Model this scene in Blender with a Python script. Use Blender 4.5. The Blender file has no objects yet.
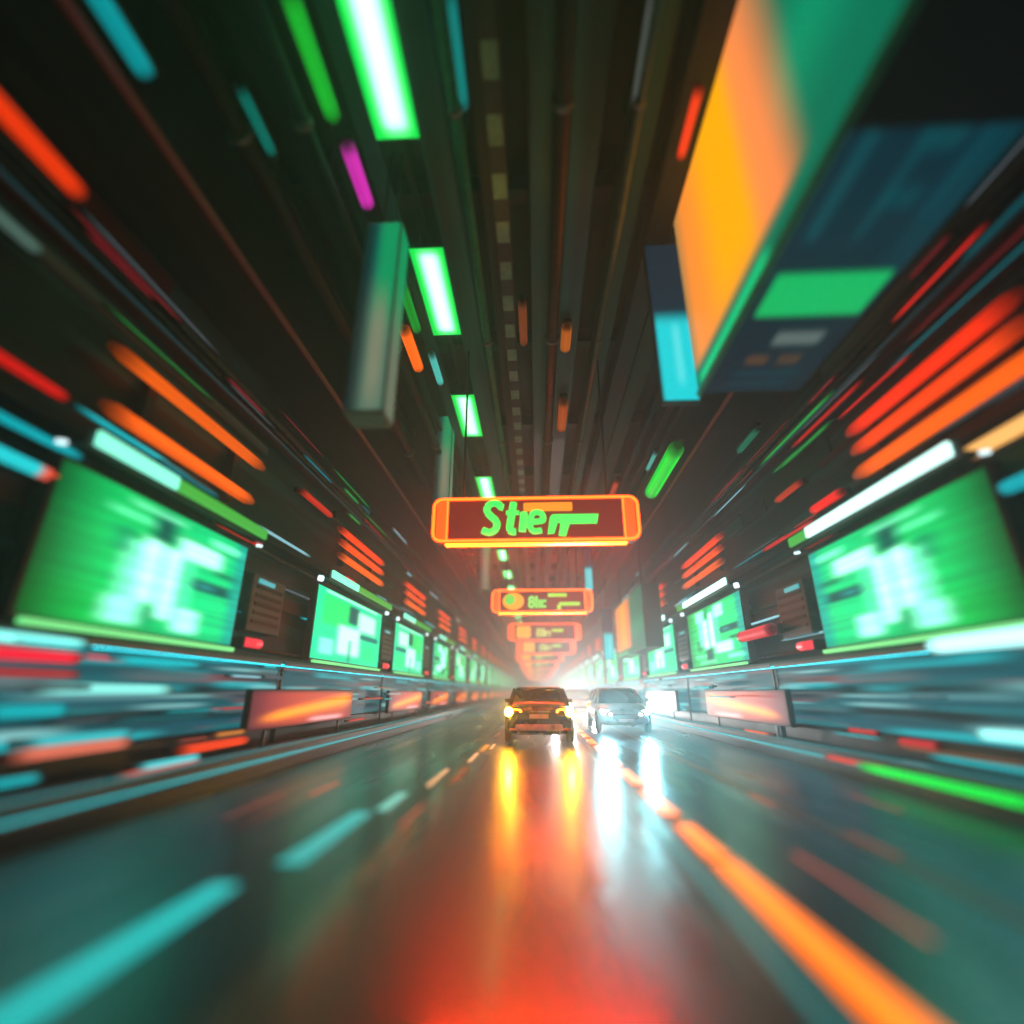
import bpy, bmesh, math, random
from mathutils import Vector, Euler, Matrix
R = math.radians
random.seed(11)
S = bpy.context.scene
COL = S.collection

# ------------------------------------------------------------------ camera
H0 = 1.3
cam_d = bpy.data.cameras.new("camera"); cam = bpy.data.objects.new("camera", cam_d); COL.objects.link(cam)
cam.location = (0, 0, H0)
cam.rotation_euler = (R(90 + 19.8), 0, R(2.7))
cam_d.sensor_width = 36; cam_d.lens = 36 * 500 / 1024
cam_d.clip_start = 0.05; cam_d.clip_end = 1000
cam_d.dof.use_dof = True; cam_d.dof.focus_distance = 15.5; cam_d.dof.aperture_fstop = 0.0176 / 0.22
S.camera = cam

# ------------------------------------------------------------------ world (night) and exposure
W = bpy.data.worlds.new("World"); S.world = W; W.use_nodes = True
W.node_tree.nodes["Background"].inputs[0].default_value = (0.03, 0.06, 0.09, 1)
W.node_tree.nodes["Background"].inputs[1].default_value = 0.10
S.view_settings.view_transform = 'Standard'; S.view_settings.look = 'None'
S.view_settings.exposure = 0.0; S.view_settings.gamma = 1.0
S.cycles.use_denoising = True
S.cycles.sample_clamp_indirect = 8
S.cycles.max_bounces = 4; S.cycles.volume_bounces = 0
S.cycles.caustics_reflective = False; S.cycles.caustics_refractive = False
HAZE_DENSITY = 0.011

# ------------------------------------------------------------------ pixel -> place on a real plane
_M = Euler(cam.rotation_euler).to_matrix()
def ray(px, py):
    return _M @ Vector(((px - 512) / 500, (512 - py) / 500, -1))
def at(px, py, x=None, y=None, z=None):
    d = ray(px, py); o = Vector((0, 0, H0))
    if x is not None: t = (x - o.x) / d.x
    elif y is not None: t = (y - o.y) / d.y
    else: t = (z - o.z) / d.z
    return o + d * t

# ------------------------------------------------------------------ materials
MC = {}
def principled(name, color, rough=0.5, metal=0.0, coat=0.0):
    if name in MC: return MC[name]
    m = bpy.data.materials.new(name); m.use_nodes = True; nt = m.node_tree
    b = nt.nodes["Principled BSDF"]
    n = nt.nodes.new('ShaderNodeTexNoise'); n.inputs['Scale'].default_value = 6; n.inputs['Detail'].default_value = 5
    tc = nt.nodes.new('ShaderNodeTexCoord'); nt.links.new(tc.outputs['Object'], n.inputs['Vector'])
    r = nt.nodes.new('ShaderNodeValToRGB')
    r.color_ramp.elements[0].position = .3; r.color_ramp.elements[1].position = .7
    r.color_ramp.elements[0].color = (*[c * .7 for c in color], 1); r.color_ramp.elements[1].color = (*[min(1, c * 1.2) for c in color], 1)
    nt.links.new(n.outputs[0], r.inputs[0]); nt.links.new(r.outputs[0], b.inputs['Base Color'])
    mr = nt.nodes.new('ShaderNodeMapRange'); mr.inputs[3].default_value = max(.02, rough - .1); mr.inputs[4].default_value = min(1, rough + .12)
    nt.links.new(n.outputs[0], mr.inputs[0]); nt.links.new(mr.outputs[0], b.inputs['Roughness'])
    b.inputs['Metallic'].default_value = metal; b.inputs['Coat Weight'].default_value = coat
    MC[name] = m; return m
def streaky(name, c1, c2, rough=0.4, metal=0.0, sy=.05, s=2.6, c3=None):
    """weathered cladding: rain and soot stains drawn out along the tunnel (Y)"""
    if name in MC: return MC[name]
    m = bpy.data.materials.new(name); m.use_nodes = True; nt = m.node_tree
    b = nt.nodes["Principled BSDF"]; g = nt.nodes.new('ShaderNodeNewGeometry')
    mp = nt.nodes.new('ShaderNodeMapping'); mp.inputs['Scale'].default_value = (1, sy, 1)
    nt.links.new(g.outputs['Position'], mp.inputs['Vector'])
    n = nt.nodes.new('ShaderNodeTexNoise'); n.inputs['Scale'].default_value = s; n.inputs['Detail'].default_value = 6
    nt.links.new(mp.outputs[0], n.inputs['Vector'])
    r = nt.nodes.new('ShaderNodeValToRGB'); e = r.color_ramp.elements
    e[0].position = .38; e[0].color = (*c1, 1); e[1].position = .62; e[1].color = (*c2, 1)
    if c3:
        k = e.new(.5); k.color = (*c3, 1)
    nt.links.new(n.outputs[0], r.inputs[0]); nt.links.new(r.outputs[0], b.inputs['Base Color'])
    mr = nt.nodes.new('ShaderNodeMapRange'); mr.inputs[3].default_value = rough - .15; mr.inputs[4].default_value = rough + .2
    nt.links.new(n.outputs[0], mr.inputs[0]); nt.links.new(mr.outputs[0], b.inputs['Roughness'])
    b.inputs['Metallic'].default_value = metal * .4; b.inputs['Specular IOR Level'].default_value = .25
    MC[name] = m; return m
def glow(color, strength):
    k = ('glow', tuple(round(c, 3) for c in color), strength)
    if k in MC: return MC[k]
    m = bpy.data.materials.new("glow"); m.use_nodes = True; b = m.node_tree.nodes["Principled BSDF"]
    b.inputs['Base Color'].default_value = (.1, .1, .1, 1); b.inputs['Roughness'].default_value = .4
    b.inputs['Emission Color'].default_value = (*color, 1); b.inputs['Emission Strength'].default_value = strength
    MC[k] = m; return m
def screen_mat(strength):
    k = ('screen', strength)
    if k in MC: return MC[k]
    m = bpy.data.materials.new("lit_screen"); m.use_nodes = True; nt = m.node_tree; b = nt.nodes["Principled BSDF"]
    a = nt.nodes.new('ShaderNodeAttribute'); a.attribute_name = 'Col'
    b.inputs['Base Color'].default_value = (.002, .002, .002, 1); b.inputs['Roughness'].default_value = .4; b.inputs['Specular IOR Level'].default_value = .06
    nt.links.new(a.outputs['Color'], b.inputs['Emission Color']); b.inputs['Emission Strength'].default_value = strength
    MC[k] = m; return m

DARK = principled('dark_metal', (.02, .022, .026), .45, .6)
STEEL = principled('grey_steel', (.12, .13, .14), .4, .7)
BLACKP = principled('black_plastic', (.015, .016, .018), .5)
CY = (.0, .75, .8); GR = (.0, 1., .16); ORG = (1., .13, .005); RED = (1., .02, .01); WH = (.55, 1., .85); AMB = (1., .34, .02)

# ------------------------------------------------------------------ mesh helpers
class MB:
    def __init__(s): s.bm = bmesh.new(); s.mats = []
    def mi(s, m):
        if m is None: return 0
        if m not in s.mats: s.mats.append(m)
        return s.mats.index(m)
    def box(s, x0, x1, y0, y1, z0, z1, m=None, bev=0.0):
        vs = [s.bm.verts.new(p) for p in ((x0,y0,z0),(x1,y0,z0),(x1,y1,z0),(x0,y1,z0),(x0,y0,z1),(x1,y0,z1),(x1,y1,z1),(x0,y1,z1))]
        i = s.mi(m); fs = []
        for q in ((0,3,2,1),(4,5,6,7),(0,1,5,4),(1,2,6,5),(2,3,7,6),(3,0,4,7)):
            f = s.bm.faces.new([vs[k] for k in q]); f.material_index = i; fs.append(f)
        if bev > 0:
            es = list({e for f in fs for e in f.edges})
            bmesh.ops.bevel(s.bm, geom=es, offset=bev, segments=2, affect='EDGES', profile=.5)
        return s
    def tube(s, pts, r, n=10, closed=False, m=None, caps=True):
        pts = [Vector(p) for p in pts]; i = s.mi(m); rings = []; N = len(pts)
        for k, p in enumerate(pts):
            a = pts[(k - 1) % N] if (closed or k > 0) else p
            b = pts[(k + 1) % N] if (closed or k < N - 1) else p
            t = (b - a).normalized(); up = Vector((0, 0, 1)) if abs(t.z) < .9 else Vector((0, 1, 0))
            u = t.cross(up).normalized(); v = u.cross(t)
            rr = r[k] if isinstance(r, (list, tuple)) else r
            rings.append([s.bm.verts.new(p + (u * math.cos(2*math.pi*j/n) + v * math.sin(2*math.pi*j/n)) * rr) for j in range(n)])
        for k in range(N if closed else N - 1):
            a, b = rings[k], rings[(k + 1) % N]
            for j in range(n):
                f = s.bm.faces.new((a[j], a[(j+1) % n], b[(j+1) % n], b[j])); f.material_index = i; f.smooth = True
        if caps and not closed:
            for q in (rings[0], rings[-1][::-1]):
                f = s.bm.faces.new(q); f.material_index = i
        return s
    def poly(s, pts, thick, m=None):
        """extruded polygon; pts Vector list, thick = Vector"""
        i = s.mi(m); a = [s.bm.verts.new(p) for p in pts]; b = [s.bm.verts.new(Vector(p) + Vector(thick)) for p in pts]
        fs = [s.bm.faces.new(a), s.bm.faces.new(b[::-1])]
        for k in range(len(a)):
            j = (k + 1) % len(a); fs.append(s.bm.faces.new((a[j], a[k], b[k], b[j])))
        for f in fs: f.material_index = i
        return s
    def loft(s, rings, m=None, smooth=True):
        i = s.mi(m); V = [[s.bm.verts.new(p) for p in r] for r in rings]; n = len(V[0])
        for a, b in zip(V, V[1:]):
            for j in range(n):
                f = s.bm.faces.new((a[j], a[(j+1) % n], b[(j+1) % n], b[j])); f.material_index = i; f.smooth = smooth
        for q in (V[0][::-1], V[-1]):
            f = s.bm.faces.new(q); f.material_index = i; f.smooth = smooth
        return s
    def build(s, name, mat=None, parent=None, loc=None):
        bmesh.ops.recalc_face_normals(s.bm, faces=s.bm.faces[:])
        me = bpy.data.meshes.new(name); s.bm.to_mesh(me); s.bm.free()
        for m in (s.mats or [mat]):
            me.materials.append(m)
        o = bpy.data.objects.new(name, me); COL.objects.link(o)
        if parent is not None: o.parent = parent
        if loc: o.location = loc
        return o

def tag(o, label=None, cat=None, group=None, kind=None):
    if label: o['label'] = label
    if cat: o['category'] = cat
    if group: o['group'] = group
    if kind: o['kind'] = kind
    return o
def empty(name, loc=(0, 0, 0), rz=0):
    o = bpy.data.objects.new(name, None); COL.objects.link(o); o.location = loc; o.rotation_euler = (0, 0, rz)
    o.empty_display_size = .2; return o
def kids(o): return [c for c in COL.objects if c.parent == o]
def copy_tree(o, parent=None, children=None):
    c = o.copy(); COL.objects.link(c)
    if parent is not None: c.parent = parent
    for ch in (children or KIDS)(o): copy_tree(ch, c, children)
    return c
def KIDS(o): return list(o.children)

def sr(x, a, b, e=.03):
    def st(t): t = max(0, min(1, t)); return t * t * (3 - 2 * t)
    return st((x - a) / e + .5) * st((b - x) / e + .5)
def mix(c, d, t): return tuple(c[i] * (1 - t) + d[i] * t for i in range(3))
def display(name, parent, o, u, v, nu, nv, fn, strength):
    """a lit panel, its picture held as colours of a fine grid; o corner, u and v edge vectors"""
    o, u, v = Vector(o), Vector(u), Vector(v)
    me = bpy.data.meshes.new(name); vs = []; fs = []; cols = []
    for j in range(nv + 1):
        for i in range(nu + 1):
            vs.append(o + u * (i / nu) + v * (j / nv)); cols.append(fn(i / nu, j / nv))
    for j in range(nv):
        for i in range(nu):
            a = j * (nu + 1) + i; fs.append((a, a + 1, a + nu + 2, a + nu + 1))
    me.from_pydata(vs, [], fs); ca = me.color_attributes.new('Col', 'FLOAT_COLOR', 'POINT')
    for k, c in enumerate(cols): ca.data[k].color = (*c, 1)
    me.materials.append(screen_mat(strength)); me.update()
    ob = bpy.data.objects.new(name, me); COL.objects.link(ob); ob.parent = parent
    return ob
def fade_tube(parent, L, r, color, strength, name='tube', pos=(0, 0, 0), fade=.22, end_color=None, seed=0):
    """tube light; soft ends and lengthwise streaks are put into its emission colours"""
    n, N = 12, 18; rg = random.Random(seed + int(L * 100)); row = [rg.uniform(.72, 1.15) for _ in range(n)]
    m = MB(); pts = [Vector(pos) + Vector((0, L * k / N, 0)) for k in range(N + 1)]
    e = min(.3 * r / L * 6, .2) + .02; rr = [r * min(1, .55 + .45 * min(k, N - k) / 1.0) for k in range(N + 1)]
    m.tube(pts, rr, n); m.mats.append(screen_mat(strength))
    o = m.build(name, None, parent); ca = o.data.color_attributes.new('Col', 'FLOAT_COLOR', 'POINT')
    for k in range(N + 1):
        t = k / N; f = max(.04, sr(t, fade * .35, 1 - fade * .35, fade))
        c = mix(color, end_color, sr(t, .66, 2, .06)) if end_color else color
        for j in range(n):
            ca.data[k * n + j].color = (*[q * f * row[j] for q in c], 1)
    return o
ORD = ("nearest,second,third,fourth,fifth,sixth,seventh,eighth,ninth,tenth,eleventh,twelfth,thirteenth,fourteenth,fifteenth,sixteenth,seventeenth,eighteenth,nineteenth,twentieth".split(','))
ORD += ['twenty ' + q for q in 'first,second,third,fourth,fifth,sixth,seventh,eighth,ninth'.split(',')] + ['thirtieth'] + ['thirty ' + q for q in 'first,second,third,fourth,fifth,sixth,seventh,eighth,ninth'.split(',')]

Y0, Y1 = -9.0, 168.0
XW = 6.8
# ------------------------------------------------------------------ road, kerbs
def wet_asphalt(name='wet_asphalt', c1=(.008, .012, .015), c2=(.035, .042, .048), tint=None):
    m = bpy.data.materials.new(name); m.use_nodes = True; nt = m.node_tree; b = nt.nodes["Principled BSDF"]
    g = nt.nodes.new('ShaderNodeNewGeometry')
    def noise(scale, sc, det=5):
        mp = nt.nodes.new('ShaderNodeMapping'); mp.inputs['Scale'].default_value = scale; nt.links.new(g.outputs['Position'], mp.inputs['Vector'])
        n = nt.nodes.new('ShaderNodeTexNoise'); n.inputs['Scale'].default_value = sc; n.inputs['Detail'].default_value = det
        nt.links.new(mp.outputs[0], n.inputs['Vector']); return n
    brush = noise((1, .012, 1), 26, 3); wear = noise((1, .05, 1), 2.2); grain = noise((1, .35, 1), 60, 3); pud = noise((1, .3, 1), .5)
    r = nt.nodes.new('ShaderNodeValToRGB'); r.color_ramp.elements[0].position = .35; r.color_ramp.elements[1].position = .68
    r.color_ramp.elements[0].color = (*c1, 1); r.color_ramp.elements[1].color = (*c2, 1)
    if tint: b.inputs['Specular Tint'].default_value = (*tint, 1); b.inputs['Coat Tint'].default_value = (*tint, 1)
    nt.links.new(wear.outputs[0], r.inputs[0]); nt.links.new(r.outputs[0], b.inputs['Base Color'])
    a = nt.nodes.new('ShaderNodeMath'); a.operation = 'ADD'
    nt.links.new(wear.outputs[0], a.inputs[0]); nt.links.new(pud.outputs[0], a.inputs[1])
    mr = nt.nodes.new('ShaderNodeMapRange'); mr.inputs[1].default_value = .75; mr.inputs[2].default_value = 1.25
    mr.inputs[3].default_value = .2; mr.inputs[4].default_value = .42
    nt.links.new(a.outputs[0], mr.inputs[0]); nt.links.new(mr.outputs[0], b.inputs['Roughness'])
    bp = nt.nodes.new('ShaderNodeBump'); bp.inputs['Strength'].default_value = .25; bp.inputs['Distance'].default_value = .01
    nt.links.new(grain.outputs[0], bp.inputs['Height']); bp2 = nt.nodes.new('ShaderNodeBump'); bp2.inputs['Strength'].default_value = .35; bp2.inputs['Distance'].default_value = .01
    nt.links.new(brush.outputs[0], bp2.inputs['Height']); nt.links.new(bp.outputs[0], bp2.inputs['Normal'])
    nt.links.new(bp2.outputs[0], b.inputs['Normal'])
    b.inputs['IOR'].default_value = 1.8
    b.inputs['Coat Weight'].default_value = .5 if not tint else .1; b.inputs['Coat Roughness'].default_value = .14
    return m
ASPH = wet_asphalt()
MB().box(-4.6, 5.05, Y0 - 20, Y1 + 60, -.3, 0).build('road', ASPH)['kind'] = 'structure'
TEAL_REFL = wet_asphalt('teal_reflection_asphalt', (.0, .015, .022), (.0, .12, .2), (.03, .58, 1.0))  # teal light reflected on the side lanes, put into surface colour and tint
for a_, b_ in ((-4.58, -1.46), (1.68, 2.84), (3.0, 5.03)): MB().box(a_, b_, Y0 - 20, Y1 + 60, .001, .004).build('road_teal_reflection', TEAL_REFL)['kind'] = 'structure'
CONC = streaky('wet_concrete', (.05, .07, .08), (.16, .19, .2), .35, sy=.06, s=3)
MB().box(-40, 40, Y0 - 40, Y1 + 80, -.6, -.31).build('ground', CONC)['kind'] = 'structure'
o = MB().box(-6.8, -4.95, Y0, Y1, -.3, .16).build('pavement', CONC); o['kind'] = 'structure'
o = MB().box(5.4, 6.8, Y0, Y1, -.3, .16).build('pavement', CONC); o['kind'] = 'structure'
PAINT = principled('worn_white_paint', (.42, .46, .46), .45)
TEALP = principled('teal_paint', (.02, .5, .52), .35)
# painted markings
mk = MB(); mk.box(2.86, 2.98, Y0, Y1, .004, .008); mk.build('road_marking', principled('grey_paint', (.2, .23, .23), .4))['kind'] = 'structure'
mk = MB()
for y in range(0, 40): mk.box(-1.36, -1.24, 4.2 + y * 4.2, 5.9 + y * 4.2, .004, .008)
mk.build('road_marking', PAINT)['kind'] = 'structure'

# ------------------------------------------------------------------ tunnel shell
WALLM = streaky('stained_wall_cladding', (.003, .018, .024), (.03, .08, .1), .4, .2, c3=(.014, .014, .022))
CEILM = streaky('stained_ceiling', (.002, .007, .009), (.009, .02, .023), .5, .1, c3=(.005, .016, .015))
PAL = [streaky('panel_teal', (.006, .05, .06), (.02, .13, .15), .4, .3), streaky('panel_charcoal', (.004, .006, .01), (.018, .024, .032), .4, .4),
       streaky('panel_brown', (.02, .012, .01), (.06, .035, .028), .5, .2), streaky('panel_grey', (.05, .07, .08), (.13, .17, .19), .4, .3),
       streaky('panel_green', (.004, .03, .02), (.015, .08, .05), .45, .2), streaky('panel_maroon', (.03, .004, .008), (.09, .014, .02), .45, .2)]
rnd = random.Random(5)
for s, side in ((-1, 'left'), (1, 'right')):
    w = MB().box(min(s*XW, s*(XW+.6)), max(s*XW, s*(XW+.6)), Y0, Y1, -.3, 11.5).build('tunnel_wall', WALLM)
    tag(w, 'dark stained tunnel wall crowded with panels along the %s edge of the road' % side, 'tunnel wall', 'walls of the tunnel')
    def part(nm, x0, x1, y0, y1, z0, z1, m, bev=.01):
        q = MB().box(min(s*x0, s*x1), max(s*x0, s*x1), y0, y1, z0, z1, bev=bev).build(nm, m, w); return q
    part('cornice', 5.3, 6.81, Y0, Y1, 8.7, 11.45, PAL[1], .05)
    part('cornice_trim', 5.2, 5.32, Y0, Y1, 8.62, 8.8, PAL[5], .02)
    part('ledge', 6.45, 6.81, Y0, Y1, 4.75, 4.9, PAL[1])
    part('ledge', 6.6, 6.81, Y0, Y1, 7.35, 7.5, PAL[5])
    part('ledge', 6.35, 6.81, Y0, Y1, 1.95, 2.06, PAL[0])
    MB().box(min(s*6.3, s*6.345), max(s*6.3, s*6.345), Y0, Y1, 1.90, 1.945).build('added_ledge_glow', glow((0, .5, .6), 7.0), w)  # added teal source, to tint the road sides and the haze
    MB().tube([(s*6.4, Y0, 7.25), (s*6.4, Y1, 7.25)], .025, 8).build('added_ledge_glow', glow((0, .10, .13), .3), w)  # dim teal tube, likewise added along the upper wall
    MB().tube([(s*5.18, Y0, 8.62), (s*5.18, Y1, 8.62)], .06, 8).build('neon_line', glow((.3, .004, .012), .12), w)
    for zz, rr in ((7.9, .09), (7.68, .05), (4.55, .05), (2.25, .035)):
        MB().tube([(s*6.68, Y0, zz), (s*6.68, Y1, zz)], rr, 8).build('conduit', STEEL, w)
    for k in range(84):
        y = rnd.uniform(Y0 + 1, 70) if k < 66 else rnd.uniform(70, 150)
        z = rnd.choice([rnd.uniform(2.4, 4.3), rnd.uniform(5.0, 7.1), rnd.uniform(7.5, 8.2), rnd.uniform(5, 8)])
        ln = rnd.uniform(2.0, 8); hh = rnd.uniform(.06, .5)
        part('panel', XW - rnd.uniform(.03, .16), XW + .01, y, y + ln, z, z + hh, rnd.choice(PAL), .008)
c = MB().box(-6.8, 6.8, Y0, Y1, 11.44, 11.9).build('tunnel_ceiling', CEILM)
tag(c, 'dark ceiling over the road with long beams, ducts and stained panels', 'ceiling')
for k in range(36):
    y = Y0 + 2 + k * 4.8
    MB().box(-5.3, 5.3, y, y + .35, 11.0, 11.45, bev=.02).build('cross_beam', PAL[1] if k % 2 else PAL[4], c)
x = -5.1
while x < 5.1:
    wd = rnd.uniform(.12, .55); dz = rnd.uniform(.1, .7)
    y = Y0
    m = rnd.choice([PAL[1], PAL[1], PAL[1], PAL[4], CEILM, CEILM, PAL[0]])
    if x + wd > -2.95 and x < -1.9: dz = .08
    MB().box(x, x + wd, y, Y1, 10.98 - dz, 10.98, bev=.02).build('beam', m, c)
    x += wd + rnd.uniform(.12, .5)

# ------------------------------------------------------------------ ceiling tubes, pipes
def pipe(x, z, r, m, label):
    o = empty('ceiling_pipe', (x, 0, z)); tag(o, label, 'pipe', 'pipes under the ceiling')
    MB().tube([(0, Y0, 0), (0, Y1, 0)], r, 12).build('run', m, o)
    for k in range(14):
        MB().tube([(0, Y0 + 3 + k * 5.6, 0), (0, Y0 + 3.12 + k * 5.6, 0)], r * 1.35, 12).build('coupling', STEEL, o)
        MB().box(-.02, .02, Y0 + 4 + k * 5.6, Y0 + 4.05 + k * 5.6, 0, 11.45 - z).build('hanger', DARK, o)
COPPER = principled('rusty_pipe', (.10, .035, .02), .4, .5)
pipe(-1.15, 10.0, .09, principled('green_pipe', (.03, .2, .12), .4, .2), 'slim green pipe hanging along the ceiling beside the row of bright green lamps')
pipe(-3.6, 9.9, .12, principled('black_pipe', (.02, .02, .025), .35, .4), 'black pipe under the ceiling left of the row of green lamps')
pipe(.55, 10.05, .14, COPPER, 'rust brown pipe running along the middle of the ceiling')
pipe(1.75, 9.95, .07, principled('pale_pipe', (.12, .15, .15), .4, .3), 'thin pale grey pipe between the rust brown pipe and the orange billboard')
pipe(-4.6, 9.7, .16, principled('maroon_pipe', (.06, .012, .016), .4, .2), 'thick maroon pipe under the ceiling along the left cornice')

# dashed cable tray beside the green lamps
o = empty('cable_tray', (-.55, 0, 10.2)); tag(o, 'dark cable tray with pale rungs hanging between green pipe and rust brown pipe', 'cable tray')
for rx in (-.16, .13): MB().box(rx, rx + .03, Y0, Y1, 0, .12).build('rail', DARK, o)
t = MB(); RG = principled('rung_green', (.1, .26, .2), .4, .3); prev = None
for k in range(340):
    y = Y0 + .5 + k * .5; cur = [t.bm.verts.new((-.13, y, .03)), t.bm.verts.new((.13, y, .03))]
    if prev:
        f = t.bm.faces.new((prev[0], prev[1], cur[1], cur[0])); f.material_index = t.mi(RG if k % 2 else DARK)
    prev = cur
t.build('tray_floor', None, o)
for k in range(14): MB().box(-.02, .02, Y0 + 2 + k * 6, Y0 + 2.05 + k * 6, .05, 1.24).build('hanger', DARK, o)

# row of bright ceiling lamps
def lampfn(u, v):
    e = sr(u, .27, .73, .34) * sr(v, .06, .94, .1)
    return mix((0, .8, .07), (1.0, 4.2, 1.7), e)  # green margin put into the diffuser colour for the lamp's halo
zc = 10.55
proto = None
ys = [(at(386, -30, z=zc).y, at(398, 152, z=zc).y), (at(440, 248, z=zc).y, at(450, 332, z=zc).y), (at(475, 395, z=zc).y, at(480, 441, z=zc).y), (at(494, 477, z=zc).y, at(496, 497, z=zc).y)]
LX = -2.3; pitch = 6.0; L = 2.9
starts = [-8.2, -2.2, ys[0][1] - 3.1, ys[1][0], ys[2][0], ys[3][0]] 
while starts[-1] < 150: starts.append(starts[-1] + 6.3)
for i, y in enumerate(starts):
    if proto is None:
        proto = empty('ceiling_lamp'); b = MB().box(-.42, .42, 0, L, .03, .16, bev=.02); b.build('housing', DARK, proto)
        display('diffuser', proto, (-.4, .01, .026), (.8, 0, 0), (0, L - .02, 0), 14, 24, lampfn, 1.15)
        for hx in (-.3, .27):
            for hy in (.4, L - .43): MB().box(hx, hx + .03, hy, hy + .03, .16, .9).build('hanger', STEEL, proto)
        o = proto
    else: o = copy_tree(proto)
    o.location = (LX, y, zc)
    j = i - 2
    lab = 'bright green ceiling lamp, %s in the row ahead of the camera' % ORD[j] if 0 <= j < 20 else 'bright green ceiling lamp behind or far beyond the others in its row'
    tag(o, lab, 'ceiling lamp', 'row of bright green lamps under the ceiling')

# ------------------------------------------------------------------ light strips (tube lamps along the tunnel)
def strip(name, y0, y1, pos, r, color, strength, label, group, cat='light strip', plane='x', side=-1, end_color=None):
    """a real tube lamp running along Y with end caps and a back rail. pos=(x,z)"""
    x, z = pos; L = max(.15, y1 - y0)
    o = empty(name, (x, y0, z))
    back = MB()
    if plane == 'x': back.box(min(side*r*.7, side*(r+.06)), max(side*r*.7, side*(r+.06)), -.03, L + .03, -r*.8, r*.8, bev=.004)
    elif plane == 'z': back.box(-r*.8, r*.8, -.03, L + .03, r*.7, r + .06, bev=.004)
    else: back.box(-r*1.15, r*1.15, -.03, L + .03, -.05, -r*.2)
    back.build('rail', DARK, o)
    fade_tube(o, L, r, color, strength, end_color=end_color)
    tag(o, label, cat, group); return o
def wstrip(p0, p1, wpx, color, strength, label, X=None, dx=0, group='light strips on the walls', **k):
    s = -1 if (p0[0] + p1[0]) / 2 < 537 else 1
    Xv = (6.5 if X is None else X) * s
    a = at(*p0, x=Xv); b = at(*p1, x=Xv)
    if a.y > b.y: a, b = b, a
    mid = at((p0[0]+p1[0])/2, (p0[1]+p1[1])/2, x=Xv)
    if mid.y < .5: mid = (a + b) / 2
    r = wpx / 500 * (mid.y * .94 + (mid.z - H0) * .339) / 2
    a.y = max(a.y, Y0 + .2)
    return strip('light_strip', a.y, min(b.y, a.y + 9), (Xv, mid.z), r, color, strength, label, group, side=s, **k)
def cstrip(p0, p1, wpx, color, strength, label, z=10.3, **k):
    a = at(*p0, z=z); b = at(*p1, z=z)
    if a.y > b.y: a, b = b, a
    mid = at((p0[0]+p1[0])/2, (p0[1]+p1[1])/2, z=z)
    r = wpx / 500 * (mid.y * .94 + (z - H0) * .339) / 2
    return strip('ceiling_tube_light', a.y, b.y, (mid.x, z), r, color, strength, label, 'coloured tube lights under the ceiling', cat='tube light', plane='z', **k)

cstrip((78, -30), (152, 78), 20, CY, .45, 'wide cyan tube light under the ceiling nearest the left cornice', z=8.6)
cstrip((278, -20), (341, 122), 18, (.01, .55, .03), .8, 'long dim green tube light left of the bright green lamps')
cstrip((440, -20), (466, 112), 17, (0, .4, .36), .7, 'teal tube light right of the nearest bright green lamp')
cstrip((343, 142), (372, 208), 14, (.75, .02, .5), 1.0, 'short magenta tube light left of the bright green lamps')
cstrip((236, 85), (276, 156), 11, (0, .3, .22), .5, 'dim teal tube light near the left cornice above the dark panels')
cstrip((401, 327), (422, 370), 11, ORG, 1.5, 'short orange tube light beside the second bright green lamp')
cstrip((429, 353), (443, 384), 7, (.1, .7, .6), .8, 'tiny pale teal tube light right of the short orange one')
cstrip((398, 282), (421, 332), 9, (.01, .45, .03), .7, 'short dim green tube light behind the pale hanging box sign')
cstrip((655, -20), (638, 108), 11, (.25, .3, .26), .35, 'long pale grey tube light right of the ceiling middle')
cstrip((702, 85), (678, 160), 9, (1, .05, .01), 1.1, 'short red tube light against the edge of the orange billboard')
cstrip((678, 445), (650, 495), 14, (.0, .9, .05), 1.0, 'short vivid green tube light right of the first orange sign', z=8.3)
cstrip((655, 452), (648, 470), 4, (.1, .6, .5), .6, 'thin teal tube light just left of the vivid green one', z=8.3)
cstrip((757, 428), (740, 452), 6, (.0, .3, .15), .5, 'thin dim green tube light right of the vivid green one', z=7.6)
cstrip((566, 325), (566, 350), 10, (1, .22, .02), .5, 'small amber tube light in the middle of the ceiling')
cstrip((563, 400), (562, 430), 9, (1, .16, .02), .4, 'small dim orange tube light in the ceiling middle beyond the amber one')
cstrip((621, 480), (606, 500), 5, (1, .1, .03), .5, 'thin red orange tube light over the first orange sign')
cstrip((524, 300), (522, 345), 8, (1, .2, .05), .18, 'very dim orange tube light beside the cable tray')

# walls, near part
wstrip((-40, 72), (86, 192), 19, (1, .045, .003), 1.0, 'thick red orange light strip high on the left wall', X=5.15)
wstrip((-40, 185), (42, 252), 13, (.18, .35, .28), .4, 'dim pale green light strip below the thick red orange one')
wstrip((-30, 338), (68, 400), 11, (.9, .01, .008), .8, 'red light strip above the two cyan strips of the left wall')
wstrip((-30, 398), (82, 461), 9, (0, .55, .62), .8, 'thin cyan light strip above the thicker cyan and red one')
wstrip((-30, 435), (66, 488), 14, (.02, .8, .85), 1.0, 'cyan light strip with a salmon red end beside the large left screen', end_color=(1, .1, .05))
wstrip((215, 520), (262, 546), 6, (.85, .01, .015), .8, 'thin dark red light strip above the far corner of the large left screen')
wstrip((300, 490), (332, 516), 6, (.9, .03, .01), .7, 'small red light strip high between the two groups of orange bars')
wstrip((-30, 627), (85, 650), 10, (.25, 1, .9), 1.5, 'white cyan light strip below the large left screen', X=6.2)
wstrip((-30, 648), (80, 661), 12, (1, .01, .04), 1.1, 'crimson light strip right below the white cyan one', X=6.2)
wstrip((80, 656), (128, 660), 5, (.8, .05, .1), .8, 'thin pink light strip continuing the crimson one', X=6.2)
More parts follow.
